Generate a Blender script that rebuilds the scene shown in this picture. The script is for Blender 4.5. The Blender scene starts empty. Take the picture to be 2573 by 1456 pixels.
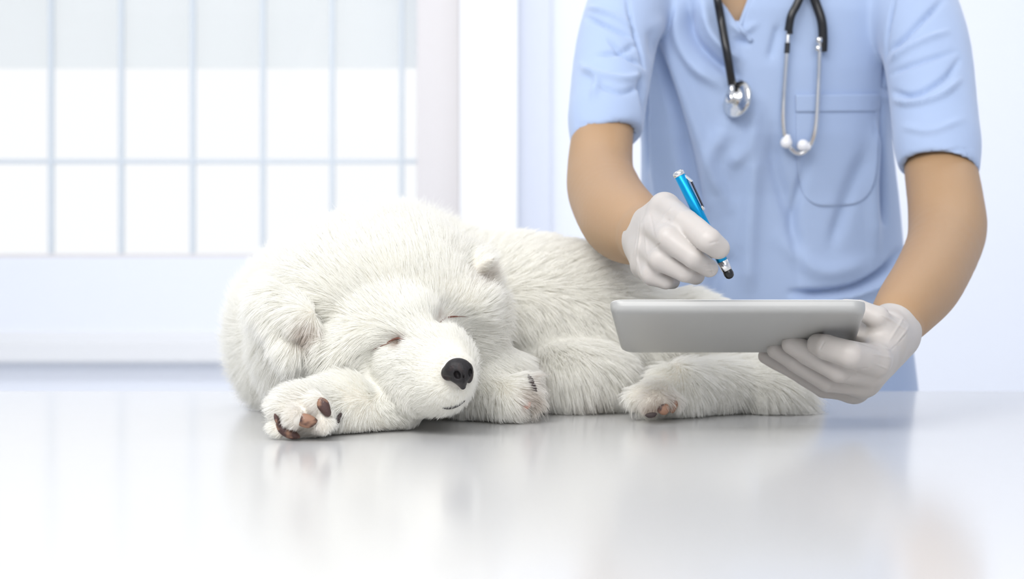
import bpy, bmesh, math
import numpy as np
from mathutils import Vector, Matrix
from mathutils.bvhtree import BVHTree
from mathutils.kdtree import KDTree

SC = bpy.context.scene
COL = SC.collection
RNG = np.random.default_rng(7)
FPX, CX, CY = 3600.0, 1286.5, 728.0        # focal length in pixels of the 2573x1456 frame
TZ = 0.90                                  # height of the table top
CZ = TZ + 0.1376                           # camera height

# ------------------------------------------------------------------ camera, world, lights
cam = bpy.data.cameras.new('camera'); cam_o = bpy.data.objects.new('camera', cam); COL.objects.link(cam_o)
cam_o.location = (0, 0, CZ); cam_o.rotation_euler = (math.radians(90), 0, 0)
cam.sensor_width = 36.0; cam.lens = FPX / 2573 * 36.0; cam.clip_start = 0.02
cam.dof.use_dof = True; cam.dof.focus_distance = 1.36; cam.dof.aperture_fstop = 5.2
SC.camera = cam_o
world = bpy.data.worlds.new('world'); SC.world = world; world.use_nodes = True
bg = world.node_tree.nodes['Background']; bg.inputs[0].default_value = (1.0, 0.995, 1.0, 1); bg.inputs[1].default_value = 1.03

def area(name, loc, target, sx, sy, power, color=(1, 1, 1)):
    l = bpy.data.lights.new(name, 'AREA'); l.shape = 'RECTANGLE'; l.size = sx; l.size_y = sy
    l.energy = power; l.color = color
    o = bpy.data.objects.new(name, l); COL.objects.link(o); o.location = loc
    o.rotation_euler = (Vector(target) - Vector(loc)).to_track_quat('-Z', 'Y').to_euler()
    return o
area('ceiling_lamp_key', (-0.75, 0.35, 2.35), (0.12, 1.65, 1.0), 1.2, 0.9, 24, (1.0, 0.985, 0.96))
area('fill_front', (0.2, -0.9, 2.1), (0.1, 1.7, 1.0), 2.2, 1.2, 29, (1.0, 0.99, 0.98))  # fill light added on the camera side to lift dog and shirt
area('back_wall_fill', (0.0, 2.35, 2.6), (0.0, 4.4, 0.7), 4.2, 0.6, 35, (0.96, 0.98, 1.0))  # unseen light added to brighten the back wall

SC.view_settings.view_transform = 'Standard'; SC.view_settings.look = 'None'
SC.view_settings.exposure = 0.0; SC.view_settings.gamma = 1.0; SC.view_settings.use_curve_mapping = False
SC.cycles.max_bounces = 12; SC.cycles.diffuse_bounces = 6; SC.cycles.glossy_bounces = 4
SC.cycles.transparent_max_bounces = 12
SC.cycles.use_denoising = True

# ------------------------------------------------------------------ helpers
def W(px, py, D):                          # image position + distance -> world point
    return np.array([(px - CX) / FPX * D, D, CZ - (py - CY) / FPX * D])
def proj(P):
    return CX + P[:, 0] / P[:, 1] * FPX, CY - (P[:, 2] - CZ) / P[:, 1] * FPX

def mat(name, color, rough=0.5, metal=0.0, spec=0.5, coat=0.0, sss=0.0, sheen=0.0):
    m = bpy.data.materials.new(name); m.use_nodes = True
    b = m.node_tree.nodes['Principled BSDF']
    b.inputs['Base Color'].default_value = (*color, 1); b.inputs['Roughness'].default_value = rough
    b.inputs['Metallic'].default_value = metal; b.inputs['Specular IOR Level'].default_value = spec
    b.inputs['Coat Weight'].default_value = coat; b.inputs['Sheen Weight'].default_value = sheen
    if sss:
        b.inputs['Subsurface Weight'].default_value = sss
        b.inputs['Subsurface Radius'].default_value = (0.012, 0.006, 0.004); b.inputs['Subsurface Scale'].default_value = 1.0
    return m
def noise_bump(m, scale, strength, dist=0.001, detail=4, stretch=None):
    nt = m.node_tree; b = nt.nodes['Principled BSDF']
    tc = nt.nodes.new('ShaderNodeTexCoord'); n = nt.nodes.new('ShaderNodeTexNoise'); bu = nt.nodes.new('ShaderNodeBump')
    n.inputs['Scale'].default_value = scale; n.inputs['Detail'].default_value = detail
    bu.inputs['Strength'].default_value = strength; bu.inputs['Distance'].default_value = dist
    src = tc.outputs['Object']
    if stretch:
        mp = nt.nodes.new('ShaderNodeMapping'); mp.inputs['Scale'].default_value = stretch
        nt.links.new(src, mp.inputs['Vector']); src = mp.outputs['Vector']
    nt.links.new(src, n.inputs['Vector']); nt.links.new(n.outputs['Fac'], bu.inputs['Height'])
    nt.links.new(bu.outputs['Normal'], b.inputs['Normal'])
    return n
def noise_color(m, c1, c2, scale, detail=4, lo=0.35, hi=0.65):
    nt = m.node_tree; b = nt.nodes['Principled BSDF']
    tc = nt.nodes.new('ShaderNodeTexCoord'); n = nt.nodes.new('ShaderNodeTexNoise'); r = nt.nodes.new('ShaderNodeValToRGB')
    n.inputs['Scale'].default_value = scale; n.inputs['Detail'].default_value = detail
    r.color_ramp.elements[0].position = lo; r.color_ramp.elements[1].position = hi
    r.color_ramp.elements[0].color = (*c1, 1); r.color_ramp.elements[1].color = (*c2, 1)
    nt.links.new(tc.outputs['Object'], n.inputs['Vector']); nt.links.new(n.outputs['Fac'], r.inputs[0])
    nt.links.new(r.outputs[0], b.inputs['Base Color'])

def link(name, me, m=None, parent=None, smooth=False, **props):
    o = bpy.data.objects.new(name, me); COL.objects.link(o)
    if m is not None and not me.materials: me.materials.append(m)
    if smooth: me.polygons.foreach_set('use_smooth', [True] * len(me.polygons))
    if parent is not None:
        o.parent = parent
        o.matrix_parent_inverse = Matrix.Translation(-Vector(parent.location)) if parent.type == 'EMPTY' else Matrix()
    for k, v in props.items(): o[k] = v
    return o
def empty(name, loc, **props):
    o = bpy.data.objects.new(name, None); COL.objects.link(o); o.location = loc; o.empty_display_size = 0.05
    for k, v in props.items(): o[k] = v
    return o
def mesh(name, V, Fs):
    me = bpy.data.meshes.new(name); me.from_pydata([tuple(map(float, v)) for v in V], [], [tuple(map(int, f)) for f in Fs]); me.update()
    return me
def box_mesh(name, lo, hi, bevel=0.0, seg=2):
    bm = bmesh.new(); bmesh.ops.create_cube(bm, size=1)
    lo, hi = Vector(lo), Vector(hi)
    for v in bm.verts: v.co = Vector(((lo[i] + hi[i]) / 2 + v.co[i] * (hi[i] - lo[i]) for i in range(3)))
    if bevel: bmesh.ops.bevel(bm, geom=bm.edges[:], offset=bevel, segments=seg, affect='EDGES', profile=0.5)
    me = bpy.data.meshes.new(name); bm.to_mesh(me); bm.free(); return me
def catmull(pts, n):
    P = np.array(pts, float); P = np.vstack([2 * P[0] - P[1], P, 2 * P[-1] - P[-2]]); out = []
    for i in range(1, len(P) - 2):
        for t in np.linspace(0, 1, n, endpoint=False):
            a, b, c, d = P[i - 1], P[i], P[i + 1], P[i + 2]
            out.append(0.5 * ((2 * b) + (c - a) * t + (2 * a - 5 * b + 4 * c - d) * t * t + (3 * b - a - 3 * c + d) * t ** 3))
    out.append(P[-2]); return np.array(out)
def tube_mesh(name, pts, rad, seg=16, caps=True):
    """rad: number or list per point"""
    P = np.array(pts, float); n = len(P); R = np.full(n, rad) if np.isscalar(rad) else np.array(rad, float)
    T = np.gradient(P, axis=0); T /= np.linalg.norm(T, axis=1)[:, None] + 1e-12
    up = np.array([0.0, 1.0, 0.0]) if abs(T[0][1]) < 0.9 else np.array([1.0, 0, 0])
    N = np.cross(T[0], up); N /= np.linalg.norm(N); V = []; Fs = []
    for i in range(n):
        N = N - T[i] * N.dot(T[i]); N /= np.linalg.norm(N); B = np.cross(T[i], N)
        for k in range(seg):
            a = 2 * math.pi * k / seg; V.append(P[i] + R[i] * (math.cos(a) * N + math.sin(a) * B))
    for i in range(n - 1):
        for k in range(seg):
            a, b = i * seg + k, i * seg + (k + 1) % seg; Fs.append((a, b, b + seg, a + seg))
    if caps:
        Fs.append(tuple(range(seg - 1, -1, -1))); Fs.append(tuple((n - 1) * seg + k for k in range(seg)))
    return mesh(name, V, Fs)
def lathe(name, prof, p0, axis, seg=24):
    """prof: (distance along axis, radius) pairs, from point p0"""
    a = Vector(axis).normalized()
    return tube_mesh_axis(name, [(Vector(p0) + a * t) for t, r in prof], [max(r, 1e-5) for t, r in prof], a, seg)
def tube_mesh_axis(name, P, R, a, seg):
    n1 = a.orthogonal().normalized(); b1 = a.cross(n1); V = []; Fs = []
    for p, r in zip(P, R):
        for k in range(seg):
            t = 2 * math.pi * k / seg; V.append(p + r * (math.cos(t) * n1 + math.sin(t) * b1))
    for i in range(len(P) - 1):
        for k in range(seg):
            x, y = i * seg + k, i * seg + (k + 1) % seg; Fs.append((x, y, y + seg, x + seg))
    Fs.append(tuple(range(seg - 1, -1, -1))); Fs.append(tuple((len(P) - 1) * seg + k for k in range(seg)))
    return mesh(name, V, Fs)

# ------------------------------------------------------------------ signed-distance modelling (blends simple solids into one skin)
class Field:
    def __init__(s, lo, hi, h):
        s.lo = np.array(lo, float); s.h = h
        s.n = np.ceil((np.array(hi, float) - s.lo) / h).astype(int) + 1
        s.F = np.full(s.n, 0.05, np.float32)
        s.ax = [(s.lo[i] + h * np.arange(s.n[i])).astype(np.float32) for i in range(3)]
    def _sl(s, lo, hi, m):
        a = np.clip(np.floor((np.array(lo) - m - s.lo) / s.h).astype(int), 0, s.n)
        b = np.clip(np.ceil((np.array(hi) + m - s.lo) / s.h).astype(int) + 1, 0, s.n)
        return tuple(slice(x, y) for x, y in zip(a, b))
    def grid(s, sl):
        return s.ax[0][sl[0]][:, None, None], s.ax[1][sl[1]][None, :, None], s.ax[2][sl[2]][None, None, :]
    def add(s, prim, k=0.004):
        fn, lo, hi = prim; sl = s._sl(lo, hi, k + 0.012); a = s.F[sl]
        if a.size == 0: return
        b = fn(*s.grid(sl)); h = np.maximum(k - np.abs(a - b), 0) / k
        s.F[sl] = np.minimum(a, b) - h * h * k * 0.25
    def cut(s, prim, k=0.002):
        fn, lo, hi = prim; sl = s._sl(lo, hi, k + 0.012); a = s.F[sl]
        if a.size == 0: return
        b = -fn(*s.grid(sl)); h = np.maximum(k - np.abs(a - b), 0) / k
        s.F[sl] = np.maximum(a, b) + h * h * k * 0.25
    def mesh_data(s):
        F = s.F; S = F < 0
        c = np.zeros(np.array(F.shape) - 1, np.int8)
        for i in (0, 1):
            for j in (0, 1):
                for k in (0, 1):
                    c += S[i:F.shape[0] - 1 + i, j:F.shape[1] - 1 + j, k:F.shape[2] - 1 + k]
        act = np.argwhere((c > 0) & (c < 8)); m = len(act)
        idx = np.full(c.shape, -1, np.int32); idx[act[:, 0], act[:, 1], act[:, 2]] = np.arange(m)
        acc = np.zeros((m, 3)); cnt = np.zeros(m)
        cor = [(i, j, k) for i in (0, 1) for j in (0, 1) for k in (0, 1)]
        val = {q: F[act[:, 0] + q[0], act[:, 1] + q[1], act[:, 2] + q[2]] for q in cor}
        for q in cor:
            for d in range(3):
                if q[d]: continue
                r = list(q); r[d] = 1; r = tuple(r); a, b = val[q], val[r]; x = (a < 0) != (b < 0)
                t = np.where(x, a / np.where(x, a - b, 1), 0)
                p = np.tile(np.array(q, float), (m, 1)); p[:, d] += t
                acc[x] += p[x]; cnt += x
        V = s.lo + (act + acc / cnt[:, None]) * s.h
        Q = []
        for d in range(3):
            e, f = [(1, 2), (2, 0), (0, 1)][d]
            A = np.take(S, range(S.shape[d] - 1), axis=d); B = np.take(S, range(1, S.shape[d]), axis=d)
            E = np.argwhere(A != B)
            ok = (E[:, e] > 0) & (E[:, f] > 0) & (E[:, e] < S.shape[e] - 1) & (E[:, f] < S.shape[f] - 1); E = E[ok]
            def at(de, df):
                T = E.copy(); T[:, e] -= de; T[:, f] -= df; return idx[T[:, 0], T[:, 1], T[:, 2]]
            q = np.stack([at(1, 1), at(0, 1), at(0, 0), at(1, 0)], 1)
            ins = S[E[:, 0], E[:, 1], E[:, 2]]
            q[~ins] = q[~ins][:, ::-1]; Q.append(q)
        return V, np.concatenate(Q)
def raw_mesh(name, V, Q):
    me = bpy.data.meshes.new(name); me.vertices.add(len(V)); me.vertices.foreach_set('co', np.asarray(V, np.float32).ravel())
    me.loops.add(len(Q) * 4); me.loops.foreach_set('vertex_index', Q.astype(np.int32).ravel())
    me.polygons.add(len(Q)); me.polygons.foreach_set('loop_start', np.arange(0, len(Q) * 4, 4, dtype=np.int32))
    me.update(calc_edges=True); me.validate(); me.polygons.foreach_set('use_smooth', [True] * len(me.polygons))
    return me
def vnormals(V, Q):
    n = np.cross(V[Q[:, 2]] - V[Q[:, 0]], V[Q[:, 3]] - V[Q[:, 1]]); N = np.zeros_like(V)
    for i in range(4): np.add.at(N, Q[:, i], n)
    return N / (np.linalg.norm(N, axis=1)[:, None] + 1e-12)
def relax(V, Q, it=2, f=0.5):
    E = np.concatenate([Q[:, [0, 1]], Q[:, [1, 2]], Q[:, [2, 3]], Q[:, [3, 0]]])
    for _ in range(it):
        A = np.zeros_like(V); C = np.zeros(len(V))
        np.add.at(A, E[:, 0], V[E[:, 1]]); np.add.at(A, E[:, 1], V[E[:, 0]]); np.add.at(C, E[:, 0], 1); np.add.at(C, E[:, 1], 1)
        V = V * (1 - f) + f * A / C[:, None]
    return V
def cone(p, rp, q, rq):                    # rounded cone between two points
    p, q = np.array(p, float), np.array(q, float); d = q - p; L2 = d.dot(d) + 1e-12
    def fn(X, Y, Z):
        t = np.clip(((X - p[0]) * d[0] + (Y - p[1]) * d[1] + (Z - p[2]) * d[2]) / L2, 0, 1)
        return np.sqrt((X - p[0] - t * d[0]) ** 2 + (Y - p[1] - t * d[1]) ** 2 + (Z - p[2] - t * d[2]) ** 2) - (rp + (rq - rp) * t)
    r = max(rp, rq); return fn, np.minimum(p, q) - r, np.maximum(p, q) + r
def ell(c, r, roll=0, yaw=0, pitch=0):     # ellipsoid; roll turns it in the picture plane (degrees, counterclockwise)
    c = np.array(c, float); r = np.array(r, float)
    R = np.array((Matrix.Rotation(math.radians(yaw), 3, 'Z') @ Matrix.Rotation(math.radians(-roll), 3, 'Y') @ Matrix.Rotation(math.radians(pitch), 3, 'X')))
    def fn(X, Y, Z):
        x, y, z = X - c[0], Y - c[1], Z - c[2]
        u = R[0, 0] * x + R[1, 0] * y + R[2, 0] * z; v = R[0, 1] * x + R[1, 1] * y + R[2, 1] * z; w = R[0, 2] * x + R[1, 2] * y + R[2, 2] * z
        k0 = np.sqrt((u / r[0]) ** 2 + (v / r[1]) ** 2 + (w / r[2]) ** 2) + 1e-6
        k1 = np.sqrt((u / r[0] ** 2) ** 2 + (v / r[1] ** 2) ** 2 + (w / r[2] ** 2) ** 2) + 1e-6
        return k0 * (k0 - 1) / k1
    e = np.abs(R) @ r; return fn, c - e, c + e
def half(point, normal, lo, hi):           # the half space on the far side of the plane (negative along +normal)
    p = np.array(point, float); n = np.array(normal, float); n /= np.linalg.norm(n)
    return (lambda X, Y, Z: -((X - p[0]) * n[0] + (Y - p[1]) * n[1] + (Z - p[2]) * n[2])), np.array(lo), np.array(hi)
def C(a, ra, b, rb):                       # cone from (px,py,D) points with radii in pixels
    return cone(W(*a), ra * a[2] / FPX, W(*b), rb * b[2] / FPX)
def E(a, r, roll=0, yaw=0, pitch=0):
    return ell(W(*a), np.array(r) * a[2] / FPX, roll, yaw, pitch)
def chain(f, pts, k, shrink=0.0, sm=0):    # pts: (px,py,D,radius px)
    if sm: pts = catmull(pts, sm)
    for a, b in zip(pts, pts[1:]):
        f.add(cone(W(*a[:3]), a[3] * a[2] / FPX - shrink, W(*b[:3]), b[3] * b[2] / FPX - shrink), k)
# ------------------------------------------------------------------ the room
M_wall = mat('wall_paint', (0.88, 0.905, 0.965), 0.85)
M_white = mat('white_paint', (0.93, 0.93, 0.94), 0.6)
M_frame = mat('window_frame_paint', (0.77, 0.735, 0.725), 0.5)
M_muntin = mat('muntin_paint', (0.70, 0.75, 0.79), 0.5)
M_floor = mat('floor_vinyl', (0.84, 0.86, 0.89), 0.35)
DW = 4.5                                   # distance of the back wall
def wx(px, D=DW): return (px - CX) / FPX * D
def wz(py, D=DW): return CZ - (py - CY) / FPX * D
XL, XR, ZT = -3.2, 3.2, 2.75
wl, wr, wb, wt = wx(-700), wx(1047), wz(648), wz(-420)
def struct(name, me, m, **k): return link(name, me, m, kind='structure', **k)
# back wall: four pieces around the window opening, one mesh
bm = bmesh.new()
def addbox(bm, lo, hi):
    r = bmesh.ops.create_cube(bm, size=1)
    for v in r['verts']: v.co = Vector(((lo[i] + hi[i]) / 2 + v.co[i] * (hi[i] - lo[i]) for i in range(3)))
addbox(bm, (XL, DW, 0), (XR, DW + .2, wb)); addbox(bm, (XL, DW, wt), (XR, DW + .2, ZT))
addbox(bm, (XL, DW, wb), (wl, DW + .2, wt)); addbox(bm, (wr, DW, wb), (XR, DW + .2, wt))
me = bpy.data.meshes.new('wall_back'); bm.to_mesh(me); bm.free(); struct('wall_back', me, M_wall)
struct('wall_left', box_mesh('wall_left', (XL - .1, -1.5, 0), (XL, DW + .2, ZT)), M_wall)
struct('wall_right', box_mesh('wall_right', (XR, -1.5, 0), (XR + .1, DW + .2, ZT)), M_wall)
struct('floor', box_mesh('floor', (XL - .1, -1.5, -.1), (XR + .1, DW + .2, 0)), M_floor)
struct('wall_front', box_mesh('wall_front', (XL - .1, -1.6, 0), (XR + .1, -1.5, ZT)), M_wall)
struct('ceiling', box_mesh('ceiling', (XL - .1, -1.5, ZT), (XR + .1, DW + .2, ZT + .1)), M_white)
# pilasters right of the window
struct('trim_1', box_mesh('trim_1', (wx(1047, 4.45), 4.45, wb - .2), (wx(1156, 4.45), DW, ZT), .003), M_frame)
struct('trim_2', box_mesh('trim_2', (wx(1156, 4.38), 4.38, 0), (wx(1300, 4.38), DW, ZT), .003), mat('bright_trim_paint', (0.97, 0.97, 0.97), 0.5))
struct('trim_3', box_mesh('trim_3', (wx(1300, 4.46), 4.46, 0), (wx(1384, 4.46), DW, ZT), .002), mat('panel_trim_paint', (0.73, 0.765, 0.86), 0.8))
# window: frame, muntins, panes
win = link('window_1', box_mesh('window_1', (wl, DW + .02, wb), (wr, DW + .07, wb + .012)), M_frame, kind='structure')
def wpart(name, lo, hi, m, bev=.002):
    return link(name, box_mesh(name, lo, hi, bev, 1), m, win)
M_glass = bpy.data.materials.new('window_glass'); M_glass.use_nodes = True
nt = M_glass.node_tree; nt.nodes.clear()
o_ = nt.nodes.new('ShaderNodeOutputMaterial'); mx = nt.nodes.new('ShaderNodeMixShader'); tr = nt.nodes.new('ShaderNodeBsdfTransparent'); gl = nt.nodes.new('ShaderNodeBsdfGlossy'); fr = nt.nodes.new('ShaderNodeFresnel')
gl.inputs['Roughness'].default_value = 0.02; fr.inputs[0].default_value = 1.08; tr.inputs[0].default_value = (0.985, 0.995, 1, 1)
nt.links.new(fr.outputs[0], mx.inputs[0]); nt.links.new(tr.outputs[0], mx.inputs[1]); nt.links.new(gl.outputs[0], mx.inputs[2]); nt.links.new(mx.outputs[0], o_.inputs[0])
xs = [wl + .006] + [wx(118 - 178.0 * k) for k in range(4, 0, -1)] + [wx(v) for v in (118, 296, 477, 655, 831, 1007)] + [wr - .004]
rows = [wb + .010] + [wz(403), wz(158), wz(-87)] + [wt - .01]
for x in xs[1:-1]: wpart('muntin', (x - .0075, DW + .03, wb), (x + .0075, DW + .055, wt), M_muntin)
for z in rows[1:-1]:
    if abs(z - wz(158)) < .01 : continue
    wpart('muntin', (wl, DW + .032, z - .0065), (wr, DW + .053, z + .0065), M_muntin)
wpart('frame', (wl, DW + .02, wt - .02), (wr, DW + .07, wt), M_frame); wpart('frame', (wl, DW + .02, wb), (wl + .02, DW + .07, wt), M_frame)
rr = [wb + .006, wz(403), wz(-87), wt - .01]
for i in range(len(xs) - 1):
    for j in range(3):
        wpart('pane', (xs[i], DW + .040, rr[j]), (xs[i + 1], DW + .044, rr[j + 1]), M_glass, 0)
# roller blind outside the glass, down to the upper third
M_blind = bpy.data.materials.new('blind_fabric'); M_blind.use_nodes = True
b = M_blind.node_tree.nodes['Principled BSDF']; b.inputs['Base Color'].default_value = (0.93, 0.95, 0.95, 1); b.inputs['Roughness'].default_value = .9
nt = M_blind.node_tree; tl = nt.nodes.new('ShaderNodeBsdfTranslucent'); tl.inputs[0].default_value = (0.94, 0.945, 0.945, 1); mx = nt.nodes.new('ShaderNodeMixShader'); mx.inputs[0].default_value = 0.8
nt.links.new(b.outputs[0], mx.inputs[1]); nt.links.new(tl.outputs[0], mx.inputs[2]); nt.links.new(mx.outputs[0], nt.nodes['Material Output'].inputs[0])
bl = link('roller_blind', box_mesh('roller_blind', (wl, DW + .10, wz(172, DW + .1)), (wr - .002, DW + .1015, wt)), M_blind,
          label='pale translucent roller blind drawn over the top of the gridded window', category='blind')
# ledge under the window
prof = [(DW, wz(834, DW)), (4.47, wz(834, 4.47)), (4.42, wz(858, 4.42)), (4.415, wz(862, 4.415)), (4.415, wz(906, 4.415)), (4.425, wz(913, 4.425)), (4.47, wz(914, 4.47)), (DW, wz(914, DW))]
np_ = len(prof); V = [(x, a, b) for x in (XL, wx(1155)) for a, b in prof]
struct('trim_4', mesh('trim_4', V, [(i, (i + 1) % np_, np_ + (i + 1) % np_, np_ + i) for i in range(np_)] + [tuple(range(np_ - 1, -1, -1)), tuple(range(np_, 2 * np_))]), mat('ledge_paint', (0.86, 0.86, 0.86), 0.45))
# ------------------------------------------------------------------ table
M_top = mat('table_laminate', (0.64, 0.64, 0.64), 0.16, spec=0.6)
noise_bump(M_top, 9, 0.04, 0.002, 3)
tab = empty('examination_table', (0, 1.2, 0), label='glossy light grey examination table the white dog is lying on', category='table')
top = link('table_top', box_mesh('table_top', (-1.7, 0.35, TZ - .035), (1.7, 1.94, TZ), .002, 2), M_top, tab)
M_steel = mat('table_steel', (0.62, 0.63, 0.65), 0.3, 1.0)
link('apron', box_mesh('apron', (-1.6, 0.45, TZ - .10), (1.6, 1.84, TZ - .0355), .004), M_steel, tab)
for x in (-1.5, 1.5):
    for y in (0.55, 1.74): link('leg', box_mesh('leg', (x - .03, y - .03, 0), (x + .03, y + .03, TZ - .1005), .004), M_steel, tab)
# ------------------------------------------------------------------ the vet
M_skin = mat('skin', (0.415, 0.256, 0.135), 0.5, sss=0.15); noise_bump(M_skin, 260, 0.25, 0.0006, 6)
M_glove = mat('latex_glove', (0.53, 0.495, 0.465), 0.42, spec=0.45, sss=0.1)
M_cloth = mat('scrub_cotton', (0.385, 0.49, 0.70), 0.85, sheen=0.35)
noise_bump(M_cloth, 900, 0.35, 0.0004, 3)
HAND_A = dict(  # person's right hand, closed round the stylus
 index=[(1672, 524, 1.385, 37), (1724, 562, 1.325, 34), (1780, 604, 1.292, 32), (1804, 624, 1.298, 29)],
 middle=[(1652, 574, 1.375, 36), (1680, 600, 1.316, 32), (1742, 648, 1.305, 28), (1782, 674, 1.322, 23)],
 ring=[(1636, 630, 1.375, 34), (1662, 652, 1.328, 31), (1720, 684, 1.322, 26), (1748, 695, 1.345, 22)],
 little=[(1624, 668, 1.385, 33), (1640, 691, 1.346, 29), (1672, 706, 1.342, 22), (1690, 708, 1.360, 18)],
 thumb=[(1650, 590, 1.43, 36), (1700, 610, 1.405, 32), (1760, 620, 1.375, 28), (1806, 626, 1.362, 24)])
PALM_A = [((1628, 580, 1.455, 50), (1668, 522, 1.39, 38)), ((1625, 590, 1.455, 50), (1648, 575, 1.385, 38)),
          ((1622, 600, 1.455, 48), (1632, 630, 1.385, 37)), ((1622, 610, 1.455, 46), (1620, 668, 1.39, 35)), ((1628, 600, 1.455, 46), (1655, 600, 1.42, 38))]
HAND_B = dict(  # person's left hand, under the tablet
 index=[(2196, 905, 1.395, 40), (2135, 892, 1.368, 35), (2078, 873, 1.385, 32), (2056, 866, 1.398, 28)],
 middle=[(2186, 936, 1.415, 38), (2108, 930, 1.395, 33), (2028, 887, 1.415, 30), (1990, 866, 1.422, 25)],
 ring=[(2168, 962, 1.43, 36), (2082, 957, 1.425, 30), (1998, 908, 1.438, 27), (1950, 880, 1.448, 23)],
 little=[(2146, 980, 1.45, 32), (2070, 975, 1.455, 26), (1992, 931, 1.468, 22), (1924, 896, 1.482, 19)],
 thumb=[(2228, 842, 1.435, 38), (2205, 800, 1.425, 31), (2160, 778, 1.43, 24), (2125, 772, 1.44, 20)])
PALM_B = [((2248, 838, 1.475, 50), (2196, 905, 1.40, 42)), ((2246, 842, 1.475, 50), (2186, 936, 1.42, 40)),
          ((2240, 846, 1.48, 48), (2168, 962, 1.435, 38)), ((2236, 850, 1.48, 46), (2146, 980, 1.455, 34)), ((2246, 836, 1.475, 48), (2222, 850, 1.44, 42)), ((2222, 842, 1.44, 42), (2172, 862, 1.45, 26)), ((2232, 830, 1.45, 40), (2190, 830, 1.46, 34))]
def hand(f, fingers, palm, k, shrink=0.0):
    for a, b in palm: chain(f, [a, b], 0.016, shrink)
    for nm, pts in fingers.items():
        chain(f, pts[:2], 0.007, shrink)
        chain(f, pts[1:], 0.0009, shrink)
ARM_A = [(1596, -10, 1.975, 50), (1538, 150, 1.885, 66), (1515, 330, 1.81, 69), (1508, 430, 1.76, 73), (1522, 490, 1.70, 84), (1556, 548, 1.60, 90), (1590, 575, 1.53, 80), (1616, 589, 1.475, 61), (1638, 595, 1.44, 50)]
ARM_B = [(2272, -10, 1.975, 54), (2332, 150, 1.885, 74), (2360, 400, 1.82, 80), (2377, 520, 1.76, 83), (2377, 600, 1.71, 85), (2332, 703, 1.60, 82), (2284, 766, 1.53, 71), (2247, 816, 1.48, 54)]
# torso outline: row, left px, right px, centre distance, half depth
TOR = np.array([(-160, 1800, 2050, 2.03, .060), (-110, 1660, 2200, 2.03, .085), (-40, 1580, 2285, 2.03, .105), (60, 1575, 2290, 2.03, .115), (200, 1598, 2255, 2.04, .118),
    (360, 1612, 2236, 2.06, .120), (500, 1612, 2250, 2.09, .120), (640, 1605, 2262, 2.11, .120), (800, 1595, 2278, 2.13, .122), (983, 1580, 2300, 2.15, .125), (1400, 1560, 2330, 2.17, .128)], float)
tz = CZ - (TOR[:, 0] - CY) / FPX * TOR[:, 3]; tcx = ((TOR[:, 1] + TOR[:, 2]) / 2 - CX) / FPX * TOR[:, 3]; ta = (TOR[:, 2] - TOR[:, 1]) / 2 / FPX * TOR[:, 3]
o_z = np.argsort(tz)
def torso(shrink=0.0, zlo=-9, zhi=9):
    def fn(X, Y, Z):
        z = Z[0, 0, :] if Z.ndim == 3 else Z
        g = lambda v: np.interp(z, tz[o_z], v[o_z])[None, None, :].astype(np.float32)
        cx, cy, a, b = g(tcx), g(TOR[:, 3]), g(ta) - shrink, g(TOR[:, 4]) - shrink
        u, v = np.abs(X - cx) / a, np.abs(Y - cy) / b
        d = ((u ** 2.4 + v ** 2.4) ** (1 / 2.4) - 1) * np.minimum(a, b) * 0.9
        d = np.maximum(d, Z - tz.max() + shrink); return np.maximum(d, max(tz.min(), zlo) - Z)
    return fn, np.array([tcx.min() - ta.max(), 1.86, max(tz.min(), zlo)]), np.array([tcx.max() + ta.max(), 2.32, tz.max()])
# body: one skin from head to feet
H1 = 0.006
f = Field((.02, 1.22, 0.0), (.68, 2.36, 1.86), H1)
f.add(torso(.030), .02)
f.add(ell((.36, 2.14, .86), (.17, .12, .12)), .03)
for s in (-1, 1):
    f.add(cone((.36 + s * .09, 2.14, .82), .082, (.36 + s * .10, 2.15, .47), .055), .03)
    f.add(cone((.36 + s * .10, 2.15, .47), .053, (.36 + s * .105, 2.17, .09), .038), .02)
    f.add(ell((.36 + s * .108, 2.09, .035), (.045, .12, .035)), .02)
shz = tz.max()
f.add(cone((.36, 2.03, shz - .03), .062, (.355, 2.0, shz + .06), .056), .03); f.add(cone((.20, 2.03, shz - .045), .025, (.52, 2.03, shz - .045), .025), .04)
f.add(ell((.355, 1.985, shz + .19), (.074, .092, .115)), .03)
f.add(ell((.355, 1.945, shz + .125), (.048, .05, .05)), .025)
f.add(cone((.355, 1.893, shz + .20), .007, (.355, 1.878, shz + .165), .013), .01)
for s in (-1, 1): f.add(ell((.355 + s * .074, 1.995, shz + .175), (.008, .018, .03)), .006)
bodyF = f; Vb, Qb = f.mesh_data()
# arms and hands at a finer grid, welded on afterwards as part of the same mesh object
g = Field((.05, 1.24, 0.90), (.62, 2.0, 1.46), .0032)
for arm in (ARM_A, ARM_B):
    chain(g, arm, .012, 0, 5)
hand(g, HAND_A, PALM_A, .003, .0022); hand(g, HAND_B, PALM_B, .003, .0022)
Vg, Qg = g.mesh_data(); Vg = relax(Vg, Qg, 2)
vet = empty('person', (.36, 2.12, 0), label='vet in light blue short-sleeved scrubs and white gloves leaning over the table with a tablet', category='person')
link('body', raw_mesh('body', np.vstack([Vb, Vg]), np.vstack([Qb, Qg + len(Vb)])), M_skin, vet)

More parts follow.
